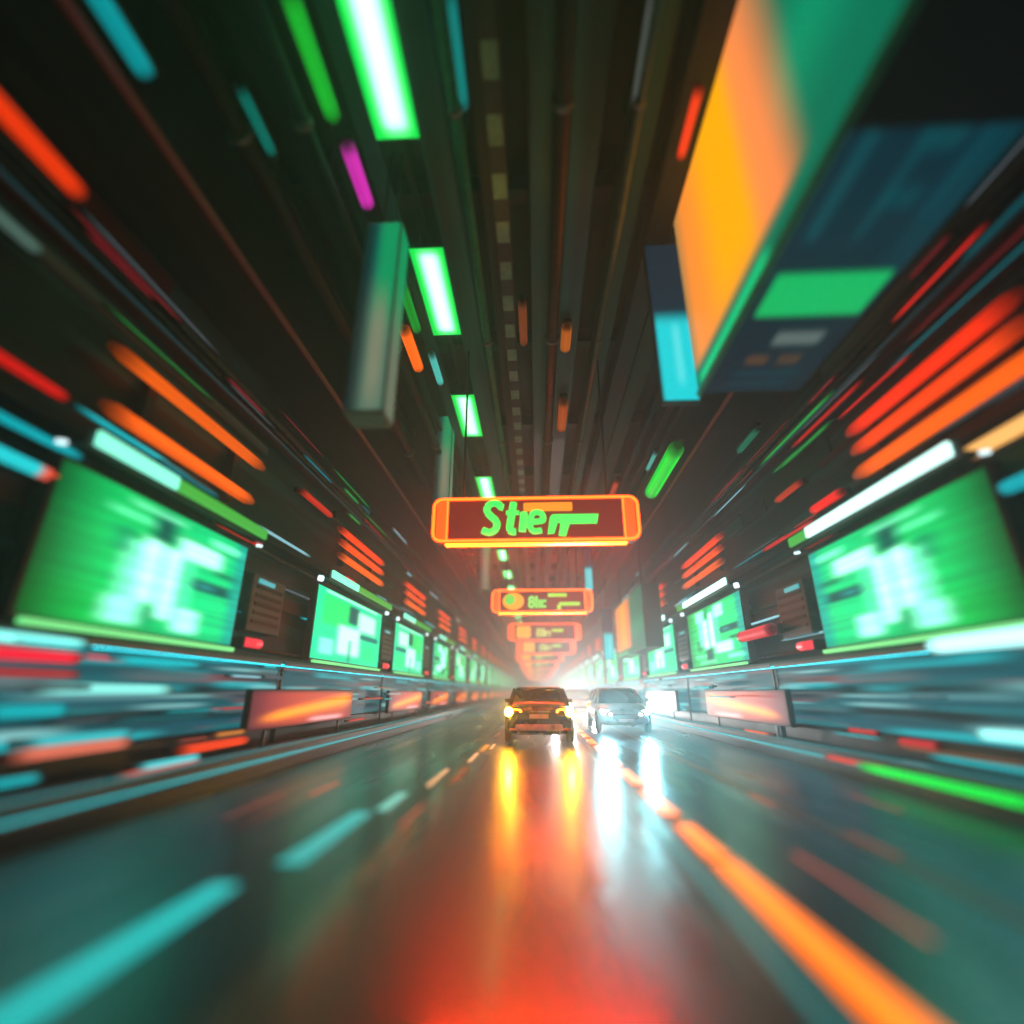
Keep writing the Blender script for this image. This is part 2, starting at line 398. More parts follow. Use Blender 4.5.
wstrip((28, 688), (172, 690), 10, (.3, 1, .9), 1.1, 'pale cyan light strip at headlamp height on the left wall', X=6.3)
wstrip((-20, 712), (66, 711), 13, (0, .5, .55), .9, 'broad teal light strip low on the left wall near the camera', X=6.3)
wstrip((20, 741), (132, 736), 9, (.05, .7, .75), .8, 'cyan light strip lying above the salmon one', X=5.9)
wstrip((5, 754), (130, 746), 11, (1, .22, .13), .9, 'salmon light strip low beside the left pavement', X=5.9)
wstrip((175, 749), (248, 742), 8, (1, .06, .01), 1.2, 'short red orange light strip low beside the left pavement', X=5.9)
wstrip((136, 766), (200, 759), 6, (.1, .85, .9), 1.0, 'short bright cyan light strip just above the left kerb barrier', X=5.4)
wstrip((116, 774), (200, 766), 7, (1, .14, .08), .8, 'short salmon light strip touching under the short cyan one', X=5.4)
wstrip((316, 744), (343, 740), 5, (0, .8, .85), 1.2, 'tiny cyan light strip low before the far orange glow panel', X=5.9)
wstrip((363, 741), (396, 737), 4, (.3, 1, .5), 1.0, 'tiny pale green light strip low beyond the tiny cyan one', X=5.9)
# right
wstrip((965, 458), (1060, 402), 15, (1, .5, .14), 1.2, 'warm cream light strip under the three orange bars of the right wall')
wstrip((1000, 489), (1070, 462), 14, (0, .65, .75), .8, 'teal light strip beside the large right screen')
wstrip((812, 513), (843, 489), 8, (1, .015, .01), 1.1, 'bright red light strip above the large right screen')
wstrip((803, 549), (833, 531), 5, (.7, .01, .02), .7, 'dark red light strip below the bright red one')
wstrip((776, 502), (802, 480), 6, (1, .06, .01), .5, 'dim orange red light strip high beyond the bright red one')
wstrip((930, 655), (1070, 622), 17, (.45, 1, .97), 2.0, 'brilliant white cyan light strip below the large right screen', X=6.1)
wstrip((740, 636), (774, 630), 11, (1, .03, .05), .9, 'pink red light strip between the large and the second right screen', X=6.2)
wstrip((950, 688), (1060, 684), 6, (.05, .5, .55), .7, 'thin teal light strip under the brilliant white cyan one')
wstrip((920, 700), (1060, 697), 7, (.7, .02, .05), .5, 'long dim crimson light strip low on the right wall')
wstrip((978, 737), (1070, 740), 11, (.35, 1, .95), 1.5, 'white cyan light strip low at the right near the camera', X=6.3)
wstrip((900, 744), (942, 745), 8, (.9, .03, .04), .7, 'short red light strip left of the low white cyan one', X=6.3)
wstrip((848, 731), (880, 732), 4, (1, .03, .02), .7, 'tiny red light strip low on the right wall', X=6.3)
wstrip((745, 733), (772, 736), 6, (1, .12, .02), 1.2, 'short orange light strip low beside the right pavement', X=6.0)
wstrip((825, 759), (892, 768), 5, (1, .06, .03), .8, 'thin red light strip above the green one on the right barrier', X=5.0)
wstrip((858, 768), (1070, 811), 10, (.0, .85, .06), 1.1, 'long vivid green light strip along the face of the right kerb barrier', X=4.97)
wstrip((700, 756), (745, 764), 6, (1, .1, .08), .8, 'short salmon light strip at the right kerb far from the camera', X=5.3)

# ------------------------------------------------------------------ glowing strips in the road: lane lights and painted reflections
def rstrip(p0, p1, wpx, color, strength, label, **k):
    a = at(*p0, z=.012); b = at(*p1, z=.012)
    if a.y > b.y: a, b = b, a
    mid = (a + b) / 2; ym = at((p0[0]+p1[0])/2, (p0[1]+p1[1])/2, z=.012)
    hw = wpx / 500 * (ym.y * .94 - H0 * .339) / 2
    o = empty('road_glow_strip', ((a.x + b.x) / 2, a.y, 0))
    MB().box(-hw - .012, hw + .012, -.02, b.y - a.y + .02, .001, .008).build('frame', DARK, o)
    MB().box(-hw, hw, 0, b.y - a.y, .004, .014, bev=.003).build('lens', glow(color, strength), o)
    tag(o, label, 'road light', k.get('group', 'thin glowing streaks on the road')); return o
rstrip((792, 853), (936, 941), 5, (1, .16, .1), .7, 'long salmon painted reflection streak on the right lane')
rstrip((845, 832), (902, 857), 4, (.8, .08, .05), .5, 'short red painted reflection streak in the right lane behind the salmon one')
rstrip((748, 794), (776, 806), 4, (1, .14, .1), .5, 'tiny salmon painted reflection streak far along the right lane')
rstrip((842, 795), (914, 812), 3, (.7, .04, .04), .5, 'thin dark red painted reflection streak beside the right kerb')
rstrip((668, 898), (708, 950), 5, (.7, .05, .04), .3, 'dim red painted reflection streak between black car and orange lane line')
rstrip((580, 843), (592, 880), 5, (1, .12, .02), .4, 'short orange painted streak in the reflection behind the black car')
rstrip((395, 827), (426, 805), 3, (1, .2, .12), .6, 'thin salmon painted reflection streak left of the red reflection')
rstrip((212, 818), (294, 793), 3, (.6, .12, .1), .5, 'dim salmon painted reflection streak beside the left kerb')
rstrip((305, 795), (342, 782), 4, (1, .1, .06), .6, 'short red painted reflection streak beyond the dim salmon one by the left kerb')
# dashed white-amber line left of the car
for i, (p0, p1, w) in enumerate((((421, 786), (453, 769), 5), ((465, 762), (481, 753), 4), ((488, 749), (497, 744), 3))):
    rstrip(p0, p1, w, (1, .55, .25), 1.0, 'pale amber dash of the left lane line, %s from the camera' % ORD[i], group='pale amber lane dashes')
# cyan strips
for i, (p0, p1, w, st, c_) in enumerate((((-60, 1040), (246, 884), 40, .85, (0, .75, .74)), ((276, 864), (372, 812), 24, .6, (.0, .75, .74)), ((376, 810), (408, 793), 12, .7, (.2, .9, .75)))):
    rstrip(p0, p1, w, c_, st, 'cyan lane strip left of the car, %s from the camera' % ORD[i], group='broad cyan lane strips')
# cyan edge line beside the orange dashes; its reflecting paint drawn as glow
o = empty('road_glow_strip', (1.2, 1.5, 0)); tag(o, 'thin teal line of light running beside the orange lane dashes', 'road light', 'thin glowing streaks on the road')
MB().box(-.045, .045, 0, 5.5, .001, .008).build('frame', DARK, o); MB().box(-.032, .032, 0, 5.5, .004, .013).build('lens', glow((0, .5, .5), .5), o)
# orange lane dashes
dash = [(0.6, 4.82), (4.93, 6.02), (6.45, 7.95), (8.4, 9.9), (10.4, 11.9)]
while dash[-1][1] < 90: dash.append((dash[-1][1] + .55, dash[-1][1] + 2.05))
for i, (a, b) in enumerate(dash):
    o = empty('lane_dash_light', (1.48, a, 0)); hw = .095
    MB().box(-hw - .02, hw + .02, -.02, b - a + .02, .001, .009).build('frame', DARK, o)
    MB().box(-hw, hw, 0, b - a, .004, .02, bev=.005).build('lens', glow((1, .17, .0), 2.3), o)
    lab = 'glowing orange lane dash, %s from the camera' % ORD[i] if i < 12 else 'small glowing orange lane dash far along the line'
    tag(o, lab, 'lane light', 'glowing orange lane dashes')

# ------------------------------------------------------------------ kerb barriers
BARM = streaky('barrier_steel', (.015, .03, .035), (.07, .11, .12), .3, .5)
for s, x, side in ((-1, 4.6, 'left'), (1, 5.05, 'right')):
    o = empty('kerb_barrier', (s * x, 0, 0)); tag(o, 'low dark kerb barrier with thin rails along the %s road edge' % side, 'barrier', 'kerb barriers')
    def q(nm, a, b, z0, z1, m, bev=.01): MB().box(min(s*a, s*b), max(s*a, s*b), Y0, Y1, z0, z1, bev=bev).build(nm, m, o)
    q('base', .0, .34, -.02, .2, BARM, .03); q('beam', .1, .28, .2, .34, BARM, .02)
    MB().tube([(s*.05, Y0, .215), (s*.05, Y1, .215)], .012, 8).build('rail', glow((.02, .6, .66), 1.3), o)  # both rails made to glow, for cyan highlights and a cyan tint on the road
    MB().tube([(s*.19, Y0, .36), (s*.19, Y1, .36)], .014, 8).build('rail', glow((.02, .45, .5), .6), o)

# ------------------------------------------------------------------ wall screens
def screenfn(u, v):
    c = (.0, .55, .12)
    c = mix(c, (.0, .7, .24), sr(u, .55, 1.1, .5) * .7)
    c = mix(c, (.0, .58, .06), sr(v, -.1, .25, .3) * sr(u, -.1, .4, .3) * .6)
    for (a, b, d, e, col, k, ed) in (
        (.30, .385, .1, .66, (.25, 1, .62), .8, .05), (.385, .47, .22, .72, (.62, 1, .82), .95, .05), (.5, .575, .12, .7, (.65, 1, .84), .95, .04),
        (.60, .66, .1, .66, (.1, .95, .45), .8, .05), (.40, .52, .72, .97, (.0, .06, .06), .95, .06), (.24, .33, .55, .74, (.0, .25, .1), .8, .06),
        (.56, .82, .66, .82, (.6, 1, .8), .95, .07), (.74, .97, .86, .93, (.2, 1, .5), .9, .04), (.28, .56, .91, .96, (.2, 1, .5), .7, .03), (.2, .4, .81, .86, (.15, .95, .45), .7, .03),
        (.66, .93, .42, .52, (.0, .05, .06), .95, .04), (.7, .8, .455, .49, (.02, .3, .3), .9, .03), (.8, .95, .6, .65, (0, .2, .08), .8, .03),
        (.27, .42, .04, .22, (.4, 1, .75), .9, .06), (.44, .5, .02, .2, (0, .35, .12), .8, .05), (.6, .74, .04, .24, (.5, 1, .8), .9, .05), (.93, 1.02, -.1, 1.1, (.0, .3, .32), .8, .08)):
        c = mix(c, col, sr(u, a, b, ed) * sr(v, d, e, ed) * k)
    f = .12 + .88 * min(1, max(0, u / .24))
    f *= .82 + .18 * math.sin(v * 70 + 3 * math.sin(v * 23 + u * 2)) * math.sin(v * 31 + 1)
    f *= .35 + .65 * sr(v, .0, 1.0, .06)
    hi = max(0, min(c[0], .7)) * 1.1
    return (c[0] * f, c[1] * f * (1 + hi), c[2] * f * (1 + hi))
def screenfn2(u, v):
    c = (.0, .55, .26)
    for (a, b, d, e, col, k, ed) in (
        (.08, .45, .5, .92, (.0, .6, .12), .9, .06), (.42, .58, .62, .9, (.0, .05, .06), .95, .06), (.58, .88, .55, .85, (.45, 1, .65), .95, .1),
        (.3, .62, .12, .55, (.5, 1, .8), .9, .1), (.62, .95, .42, .5, (0, .08, .09), .9, .04), (.08, .25, .08, .3, (.2, .9, .6), .9, .06), (.7, .92, .08, .32, (.0, .7, .2), .9, .06),
        (.1, .9, .95, .98, (.4, 1, .7), .8, .02), (.45, .5, 0, .35, (0, .25, .15), .8, .03)):
        c = mix(c, col, sr(u, a, b, ed) * sr(v, d, e, ed) * k)
    return c
def soft(fn, w=.035):
    def g(u, v):
        a = [fn(min(1, max(0, u + k * w / 3)), v) for k in range(-3, 4)]
        return tuple(sum(q[i] for q in a) / 7 for i in range(3))
    return g
def make_screen(s, Ln, Hn, fn, big):
    o = empty('display_screen')
    d = -s  # towards the road
    hb = MB().box(min(0, s*.2), max(0, s*.2), -.07, Ln + .07, -.07, Hn + .07, bev=.02); hb.build('housing', DARK, o)
    display('display', o, (d*.012, 0, 0), (0, Ln, 0), (0, 0, Hn), 96 if big else 56, 52 if big else 44, fn, 1.7 if big else 2.0)
    # bars of light above and below
    f = .36 if s < 0 else .84
    tb = MB().poly([Vector((d*a_, -.1, Hn + b_)) for a_, b_ in ((.02, .17), (.3, .17), (.3, .12), (.34, .12), (.34, .44), (.3, .44), (.3, .22), (.02, .22))], (0, Ln + .2, 0)); tb.build('canopy', DARK, o)
    def lbar(y0, y1, z0, z1, m): MB().box(min(d*.345, d*.42), max(d*.345, d*.42), y0, y1, z0, z1, bev=.02).build('light_bar', m, o)
    lbar(0, Ln * f, Hn + .19, Hn + .42, glow((.25, 1, .72) if s < 0 else (.6, 1, .9), 1.3 if s < 0 else 2.0))
    lbar(Ln * f + .03, Ln, Hn + .19, Hn + .40, glow((.05, .6, .06), .8))
    MB().box(min(d*.05, d*.14), max(d*.05, d*.14), .02, Ln - .02, -.13, -.05, bev=.01).build('light_bar', glow((.2, 1, .3), 1.0), o)
    for y in (.6, Ln - .6): MB().box(min(s*.18, s*.35), max(s*.18, s*.35), y, y + .12, Hn*.2, Hn*.8).build('bracket', STEEL, o)
    for y in (-.25, Ln + .18):
        b = MB().tube([(d*.1, y, Hn + .12), (d*.22, y, Hn + .1)], .035 if big else .09, 10); b.build('spot_lamp', glow((.7, .95, 1), 1.6), o)
    return o
def bays(side):
    if side < 0: l = [(-6.5, 5.0), (5.9, 4.6), (14.4, 6.4), (23.0, 6.0), (32, 6)]
    else: l = [(-6.5, 5.0), (6.8, 4.9), (16.0, 5.8), (24.2, 6.0), (33, 6)]
    while l[-1][0] < 150: l.append((l[-1][0] + 9.0, 6.0))
    return l
def orn(i): return ORD[i]
BARS = [(6.46, .10), (5.98, .10), (5.47, .12)]
for s, side in ((-1, 'left'), (1, 'right')):
    base = None; nb = None; sf = None; gp = None; cb = None; rl = None
    for i, (y, Ln) in enumerate(bays(s)):
        j = i - 1
        # --- screen
        big = i <= 1
        if big: o = make_screen(s, Ln, 2.1, soft(screenfn), True)
        elif i in (2, 3, 4):
            fv = {2: screenfn2, 3: lambda u, v: screenfn2(1 - u, v), 4: lambda u, v: screenfn(1 - u * .9, 1 - v)}[i if s < 0 else 6 - i]
            o = base = make_screen(s, 6.0, 2.1, soft(fv, .02), False); variants = (variants if i > 2 else []) + [o]
        else: o = copy_tree(variants[(i * 2 + (s > 0)) % 3])
        o.location = (s * 6.42, y, 2.22)
        if not big: o.scale = (1, Ln / 6.0, 1)
        lab = ('large green screen with pale figures, nearest on the %s wall' % side if i == 1 else
               'green and white display screen, %s from the camera on the %s wall' % (orn(j), side) if i > 1 else 'green display screen behind the camera on the %s wall' % side)
        tag(o, lab, 'screen', 'green display screens on the walls')
        # --- group of orange bars
        if i == 1:
            o = empty('neon_bar_light', (s * 6.5, y + .2, 0))
            if s < 0: bl = [(6.36, .11, 0, 4.6, ORG), (5.42, .12, .15, 4.4, AMB)]
            else: bl = [(6.3, .12, -1.45, 2.5, (1, .03, .003)), (5.88, .12, -1.5, 2.5, (1, .06, .004)), (5.4, .13, -1.9, 2.6, (1, .12, .004))]
            for z, r, a, b, cc in bl: fade_tube(o, b - a, r, cc if cc != AMB else (1, .12, .004), 1.25, pos=(0, a, z), seed=int(z * 10))
            zt = [q_[0] for q_ in bl]
            for yb in ((1, 3.6) if s < 0 else (-1, 1.9)): MB().box(min(s*.1, s*.31), max(s*.1, s*.31), yb, yb + .2, min(zt)-.2, max(zt)+.2).build('bracket', DARK, o)
            lab = ('pair of long orange bars of light above the large %s screen' if s < 0 else 'three long red and orange bars of light above the large %s screen') % side
        else:
            if nb is None:
                nb = o = empty('neon_bar_light')
                for z, cc, a in ((6.45, (1, .05, .004), .0), (6.05, (1, .08, .004), .1), (5.6, (1, .12, .004), .2)):
                    fade_tube(o, 5.2, .11, cc, 1.25, pos=(0, a, z), seed=int(z * 10))
                for yb in (1, 4): MB().box(min(s*.1, s*.31), max(s*.1, s*.31), yb, yb + .2, 5.4, 6.7).build('bracket', DARK, o)
            else: o = copy_tree(nb)
            o.location = (s * 6.5, y + .3 + (.8 if s < 0 and i > 1 else .5), 0)
            lab = 'three stacked orange bars of light, %s group on the %s wall' % (orn(j), side) if i else 'three orange bars of light behind the camera on the %s wall' % side
        tag(o, lab, 'neon light', 'orange bars of light high on the walls')
        # --- shopfront below
        if sf is None:
            sf = o = empty('shop_front'); d = -s
            rs_ = random.Random(31); SB = []
            for k in range(80):
                uu, vv = rs_.uniform(-.1, 1), rs_.uniform(0, 1)
                SB.append((uu, uu + rs_.uniform(.12, .5), vv, vv + rs_.uniform(.02, .13), rs_.choice([(0, .30, .34), (0, .5, .55), (.0, .01, .015), (.0, .012, .02), (.0, .01, .015), (.4, .06, .07), (.3, .7, .7), (.0, .10, .15), (.1, .12, .14), (0, .16, .18)]), rs_.uniform(.4, .95)))
            def shopfn(u, v):
                c_ = (.0, .10, .13)
                for (a, b, e, f, col, k) in SB: c_ = mix(c_, col, sr(u, a, b, .12) * sr(v, e, f, .03) * k)
                return c_
            MB().box(min(0, s*.5), max(0, s*.5), 0, 7.4, 0, .42, bev=.02).build('plinth', PAL[1], o)
            fr = MB()
            for yy in (-.05, 7.4): fr.box(min(0, s*.4), max(0, s*.4), yy, yy + .05, .42, 1.75)
            fr.box(min(-s*.02, s*.4), max(-s*.02, s*.4), -.02, 7.42, 1.75, 1.83); fr.build('frame', STEEL, o)
            display('window', o, (s*.02, .0, .43), (0, 7.4, 0), (0, 0, 1.3), 90, 48, shopfn, 1.0)
        else: o = copy_tree(sf)
        nxt = bays(s)[i + 1][0] if i + 1 < len(bays(s)) else y + 9
        o.location = (s * 6.3, y - 1.6, .16); o.scale = (1, (nxt - y - .12) / 7.5, 1)
        lab = 'low shop front with dim teal windows below the %s screen of the %s wall' % (orn(j), side) if i else 'low teal shop front behind the camera along the %s wall' % side
        tag(o, lab, 'shop front', 'low teal shop fronts')
        # --- glowing orange panel
        if i >= 1:
            if gp is None:
                gp = o = empty('glow_panel'); d = -s
                def gfn(u, v):
                    c_ = mix((.22, .012, .03), (.6, .05, .02), sr(u, .2, 1.0, .5))
                    ln_ = .22 + .5 * u if True else 0
                    k = math.exp(-((v - ln_) / (.10 + .12 * u)) ** 2) * sr(u, .12, .98, .25)
                    c_ = mix(c_, (1.6, .42, .01), k)
                    k2 = math.exp(-((v - .12) / .07) ** 2) * sr(u, .5, .85, .15)
                    c_ = mix(c_, (1.2, .6, .6), k2 * .8)
                    e = sr(v, .04, .96, .16) * sr(u, .0, 1.02, .35)
                    return tuple(q_ * e + .004 for q_ in c_)
                MB().box(min(s*.01, s*.14), max(s*.01, s*.14), -.05, 6.05, .36, 1.2, bev=.02).build('housing', DARK, o)
                display('lit_face', o, (0, 0, .38), (0, 6.0, 0), (0, 0, .8), 60, 20, gfn, 1.25)
                for yb in (.8, 5.1): MB().box(min(s*.04, s*.1), max(s*.04, s*.1), yb, yb + .1, 0, .4).build('leg', STEEL, o)
            else: o = copy_tree(gp)
            o.location = (s * 5.9, y + Ln + .3 + (0 if s < 0 else 1.0), .16)
            tag(o, 'low panel glowing red and orange after the %s screen of the %s wall' % (orn(j), side), 'light panel', 'low glowing red and orange panels')
            # far repeat strips low on the wall
        # --- wall cabinets between screens
        if cb is None:
            cb = o = empty('wall_cabinet')
            MB().box(min(0, s*.4), max(0, s*.4), 0, 1.5, 0, 1.3, bev=.03).build('case', PAL[3], o)
            for k in range(5): MB().box(min(-s*.02, s*.02), max(-s*.02, s*.02), .15, 1.35, .18 + k*.2, .26 + k*.2).build('louvre', PAL[1], o)
            MB().box(min(-s*.04, s*.01), max(-s*.04, s*.01), .2, .9, 1.1, 1.2).build('indicator', glow((.05, .6, .65), .8), o)
        else: o = copy_tree(cb)
        o.location = (s * 6.45, y + Ln + .55, 2.6)
        tag(o, 'grey louvred cabinet after the %s screen of the %s wall' % (orn(j) if i else 'hidden', side), 'cabinet', 'grey cabinets between the screens')
        # --- small red lamp
        if rl is None:
            rl = o = empty('warning_lamp')
            MB().tube([(-s*.02, 0, 0), (-s*.02, .55, 0)], [.1, .1], 12).build('lens', glow((1, .03, .06), 1.2), o)
            MB().box(min(0, s*.3), max(0, s*.3), -.05, .6, -.12, .12, bev=.02).build('base', DARK, o)
        else: o = copy_tree(rl)
        o.location = (s * 6.3, y + Ln + .35, 2.32)
        tag(o, 'small pinkish red lamp after the %s screen of the %s wall' % (orn(j) if i else 'hidden', side), 'lamp', 'small red lamps between the screens')

# extra streaks of the middle distance: short tube lamps of many colours, higher on the walls
rn = random.Random(21)
nm = {'red': ((.9,.02,.015), .8), 'cyan': ((0,.6,.66), .9), 'pale blue': ((.35,.75,.85), .9), 'salmon': ((1,.16,.1), .8), 'green': ((.02,.5,.08), .6), 'teal': ((0,.2,.24), .7), 'grey': ((.12,.15,.17), .6), 'maroon': ((.25,.01,.02), .7), 'amber': ((.9,.3,.05), .6), 'white': ((.7,.95,.9), 1.0)}
for s, side in ((-1, 'left'), (1, 'right')):
    cnt = {}
    L_ = sorted((4.5 + 50 * rn.random() ** 1.35) for _ in range(112))
    for y in L_:
        zn = rn.choice(['high', 'high', 'above the screens', 'low', 'low', 'low', 'middle'])
        cc = rn.choice({'high': ['red', 'maroon', 'maroon', 'grey', 'teal', 'pale blue', 'green'], 'above the screens': ['red', 'teal', 'grey', 'pale blue', 'cyan'],
                        'low': ['red', 'cyan', 'cyan', 'salmon', 'teal', 'white', 'amber', 'grey', 'pale blue'], 'middle': ['teal', 'cyan', 'grey', 'red', 'pale blue']}[zn])
        z, x = {'high': (rn.uniform(6.8, 8.5), 6.55), 'above the screens': (rn.uniform(4.95, 5.3), 6.5), 'low': (rn.uniform(.25, 1.95), rn.uniform(5.5, 6.2)), 'middle': (rn.uniform(2.2, 4.4), 6.62)}[zn]
        if zn == 'low' and y < 11 and z > .9: x = 6.15
        key = (cc, zn); cnt[key] = cnt.get(key, 0) + 1; c_, st_ = nm[cc]
        nameL = '%s %s light strip %s on the %s wall' % (ORD[cnt[key] - 1], cc, {'high': 'high', 'above the screens': 'just above screen height', 'low': 'low', 'middle': 'at screen height'}[zn], side)
        strip('light_strip', y, y + rn.uniform(.6, 2.6) * (1.5 if zn != 'low' else 1), (s * x, z), rn.uniform(.012, .042), c_, st_ * rn.uniform(.6, 1.3), (nameL.replace('nearest', 'nearest thin') if nameL.startswith('nearest') else nameL.replace('light strip', 'thin light strip')), 'thin scattered light strips on the walls', side=s)

# ------------------------------------------------------------------ hanging box sign, upper left, and its far copies
def palefn(u, v):
    c = mix((.0, .22, .17), (.16, .32, .22), sr(v, -.1, .62, .4))
    c = mix(c, (.0, .55, .2), sr(u, .45, 1.1, .4) * sr(v, .45, 1.1, .3))
    c = mix(c, (.42, .44, .28), sr(u, .45, .85, .25) * sr(v, .04, .55, .3) * .8)
    return tuple(.7 * q_ for q_ in mix(c, (.004, .015, .025), (1 - sr(u, .3, 1.3, .45)) * .9))
def make_pale():
    o = empty('box_sign')
    MB().box(-.5, .12, 0, .5, 0, 4.1, bev=.03).build('housing', principled('pale_green_casing', (.10, .17, .14), .45), o)
    display('lit_face', o, (-.47, -.006, .04), (.56, 0, 0), (0, 0, 4.02), 16, 40, palefn, .8)
    display('lit_face', o, (.126, .03, .04), (0, .44, 0), (0, 0, 4.02), 8, 40, lambda u, v: mix((.25, .3, .2), (.0, .5, .18), sr(v, .5, 1.2, .5)), .6)
    for hx in (-.3, -.1): MB().box(hx, hx + .04, .2, .24, 4.1, 6.3).build('hanger', DARK, o)
    return o
pb = make_pale(); b_ = at(362, 412, y=6.4); pb.location = (b_.x + .2, 6.4, b_.z); pb.scale = (1, 1, .93)
tag(pb, 'tall pale green box sign hanging from the ceiling left of the bright lamps', 'hanging sign', 'pale box signs hanging from the ceiling')
o = copy_tree(pb); b_ = at(446, 500, y=17); o.location = (b_.x, 17, b_.z)
tag(o, 'second pale box sign hanging above the left end of the first orange sign', 'hanging sign', 'pale box signs hanging from the ceiling')
o = copy_tree(pb); b_ = at(487, 590, y=27); o.location = (b_.x, 27, b_.z)
tag(o, 'farthest pale box sign hanging between the first two orange signs', 'hanging sign', 'pale box signs hanging from the ceiling')

# ------------------------------------------------------------------ big orange billboard box, upper right, with its far copy
BX0, BX1, BZ0, BZ1, BYA, BYB = 3.0, 4.75, 6.35, 10.9, 1.4, 7.9
def billfn(u, v):   # u near -> far, v bottom -> top
    c = (.0, .16, .085)
    c = mix(c, (.0, .32, .15), sr(u, .0, .5, .4) * sr(v, .25, .5, .3) * .7)
    o_ = sr(u, .42, .985, .12 + .1 * v) * sr(v, .10, 1.1, .06)
    oc = mix((1, .28, .03), (1, .42, .0), sr(u, .5, .8, .2) * sr(v, .1, 1, .3))
    oc = mix(oc, (1, .25, .08), sr(u, .3, .56, .1) * .8)
    c = mix(c, oc, o_)
    c = mix(c, (.0, .65, .22), sr(u, .55, .97, .05) * sr(v, .015, .05, .02))
    return c
def underfn(u, v):  # u near->far (Y), v inner->outer (X)
    c = (.003, .022, .045)
    if u < .31: return (.002, .004, .005)
    c = mix(c, (.0, .07, .1), sr(u, .0, .6, .3) * (.4 + .6 * sr(v, .8, 1.1, .2)))
    for (a, b, e, f, col, k, ed) in ((.58, .70, .08, .95, (.0, .85, .22), 1, .02), (.755, .80, .38, .8, (.22, .3, .28), .8, .03),
        (.84, .875, .25, .45, (.25, .1, .03), .6, .03), (.84, .875, .55, .75, (.25, .1, .03), .5, .03), (.905, .925, .2, .85, (.0, .07, .1), .8, .02), (.95, .97, .2, .8, (.0, .07, .1), .8, .02),
        (.30, .50, .12, .2, (.0, .13, .16), .8, .03), (.30, .5, .45, .52, (.0, .11, .14), .7, .04), (.3, .34, .45, .7, (.0, .12, .15), .7, .03), (.4, .44, .45, .7, (.0, .12, .15), .6, .03), (.2, .46, .78, .86, (.0, .10, .14), .7, .04)):
        c = mix(c, col, sr(u, a, b, ed) * sr(v, e, f, ed) * k)
    return c
def make_bill(near=True):
    o = empty('billboard_box'); Ly = BYB - BYA
    MB().box(0, BX1 - BX0, 0, Ly, 0, BZ1 - BZ0, bev=.04).build('housing', principled('dark_green_casing', (.012, .06, .045), .45, .2), o)
    display('lit_face', o, (-.012, .02, .02), (0, Ly - .04, 0), (0, 0, BZ1 - BZ0 - .04), 60, 50, billfn, 1.15)
    display('underside_panel', o, (.04, .05, -.012), (0, Ly - .1, 0), (BX1 - BX0 - .08, 0, 0), 90, 30, underfn, .6)
    MB().box(-.05, .03, 0, Ly, -.06, .03, bev=.01).build('edge_trim', principled('green_trim', (.02, .25, .14), .4, .2), o)
    for hy in (.6, Ly - .7): MB().box(.4, .46, hy, hy + .06, BZ1 - BZ0, 11.45 - BZ0).build('hanger', DARK, o)
    return o
bb = make_bill(); bb.location = (BX0, BYA, BZ0)
tag(bb, 'huge hanging box billboard with glowing orange face and blue lettered underside', 'billboard', 'hanging box billboards')
o = copy_tree(bb); o.location = (5.15, 24.5, 3.3); o.scale = (.5, 1.35, .66)
for c_ in list(o.children):
    if c_.name.startswith('hanger'): bpy.data.objects.remove(c_)
for hy in (.6, 5.6): MB().box(.4, .5, hy, hy + .06, 4.5, (8.72 - 3.3) / .66).build('hanger', DARK, o)
tag(o, 'small distant box billboard with orange face beside the far right screens', 'billboard', 'hanging box billboards')
# cyan hanging panels beside the billboards
def cyfn(u, v):
    c = mix((.0, .02, .04), (.0, .72, .78), sr(v, -.2, .5, .12) * sr(u, .05, 1.1, .1))
    return mix(c, (.2, .95, .95), sr(u, .5, .7, .2) * sr(v, .1, .45, .1) * .5)
def make_cy():
    o = empty('blade_sign')
    MB().box(0, .72, 0, .16, 0, 3.9, bev=.02).build('housing', DARK, o)
    display('lit_face', o, (.02, -.005, .03), (.68, 0, 0), (0, 0, 3.84), 14, 40, cyfn, 1.0)
    MB().box(.34, .38, .06, .1, 3.9, 6.4).build('hanger', DARK, o); return o
cy = make_cy(); b_ = at(662, 402, y=8.3); cy.location = (b_.x, 8.3, b_.z)
tag(cy, 'tall blade sign with glowing cyan lower half beside the huge orange billboard', 'hanging sign', 'cyan blade signs hanging from the ceiling')
o = copy_tree(cy); b_ = at(585, 590, y=26); o.location = (b_.x, 26, b_.z); o.scale = (.6, 1, .6)
tag(o, 'thin cyan blade sign just above the right end of the second orange sign', 'hanging sign', 'cyan blade signs hanging from the ceiling')
o = copy_tree(cy); b_ = at(610, 657, y=24); o.location = (b_.x, 26, b_.z); o.scale = (.7, 1, .65)
tag(o, 'small cyan blade sign hanging before the distant box billboard', 'hanging sign', 'cyan blade signs hanging from the ceiling')

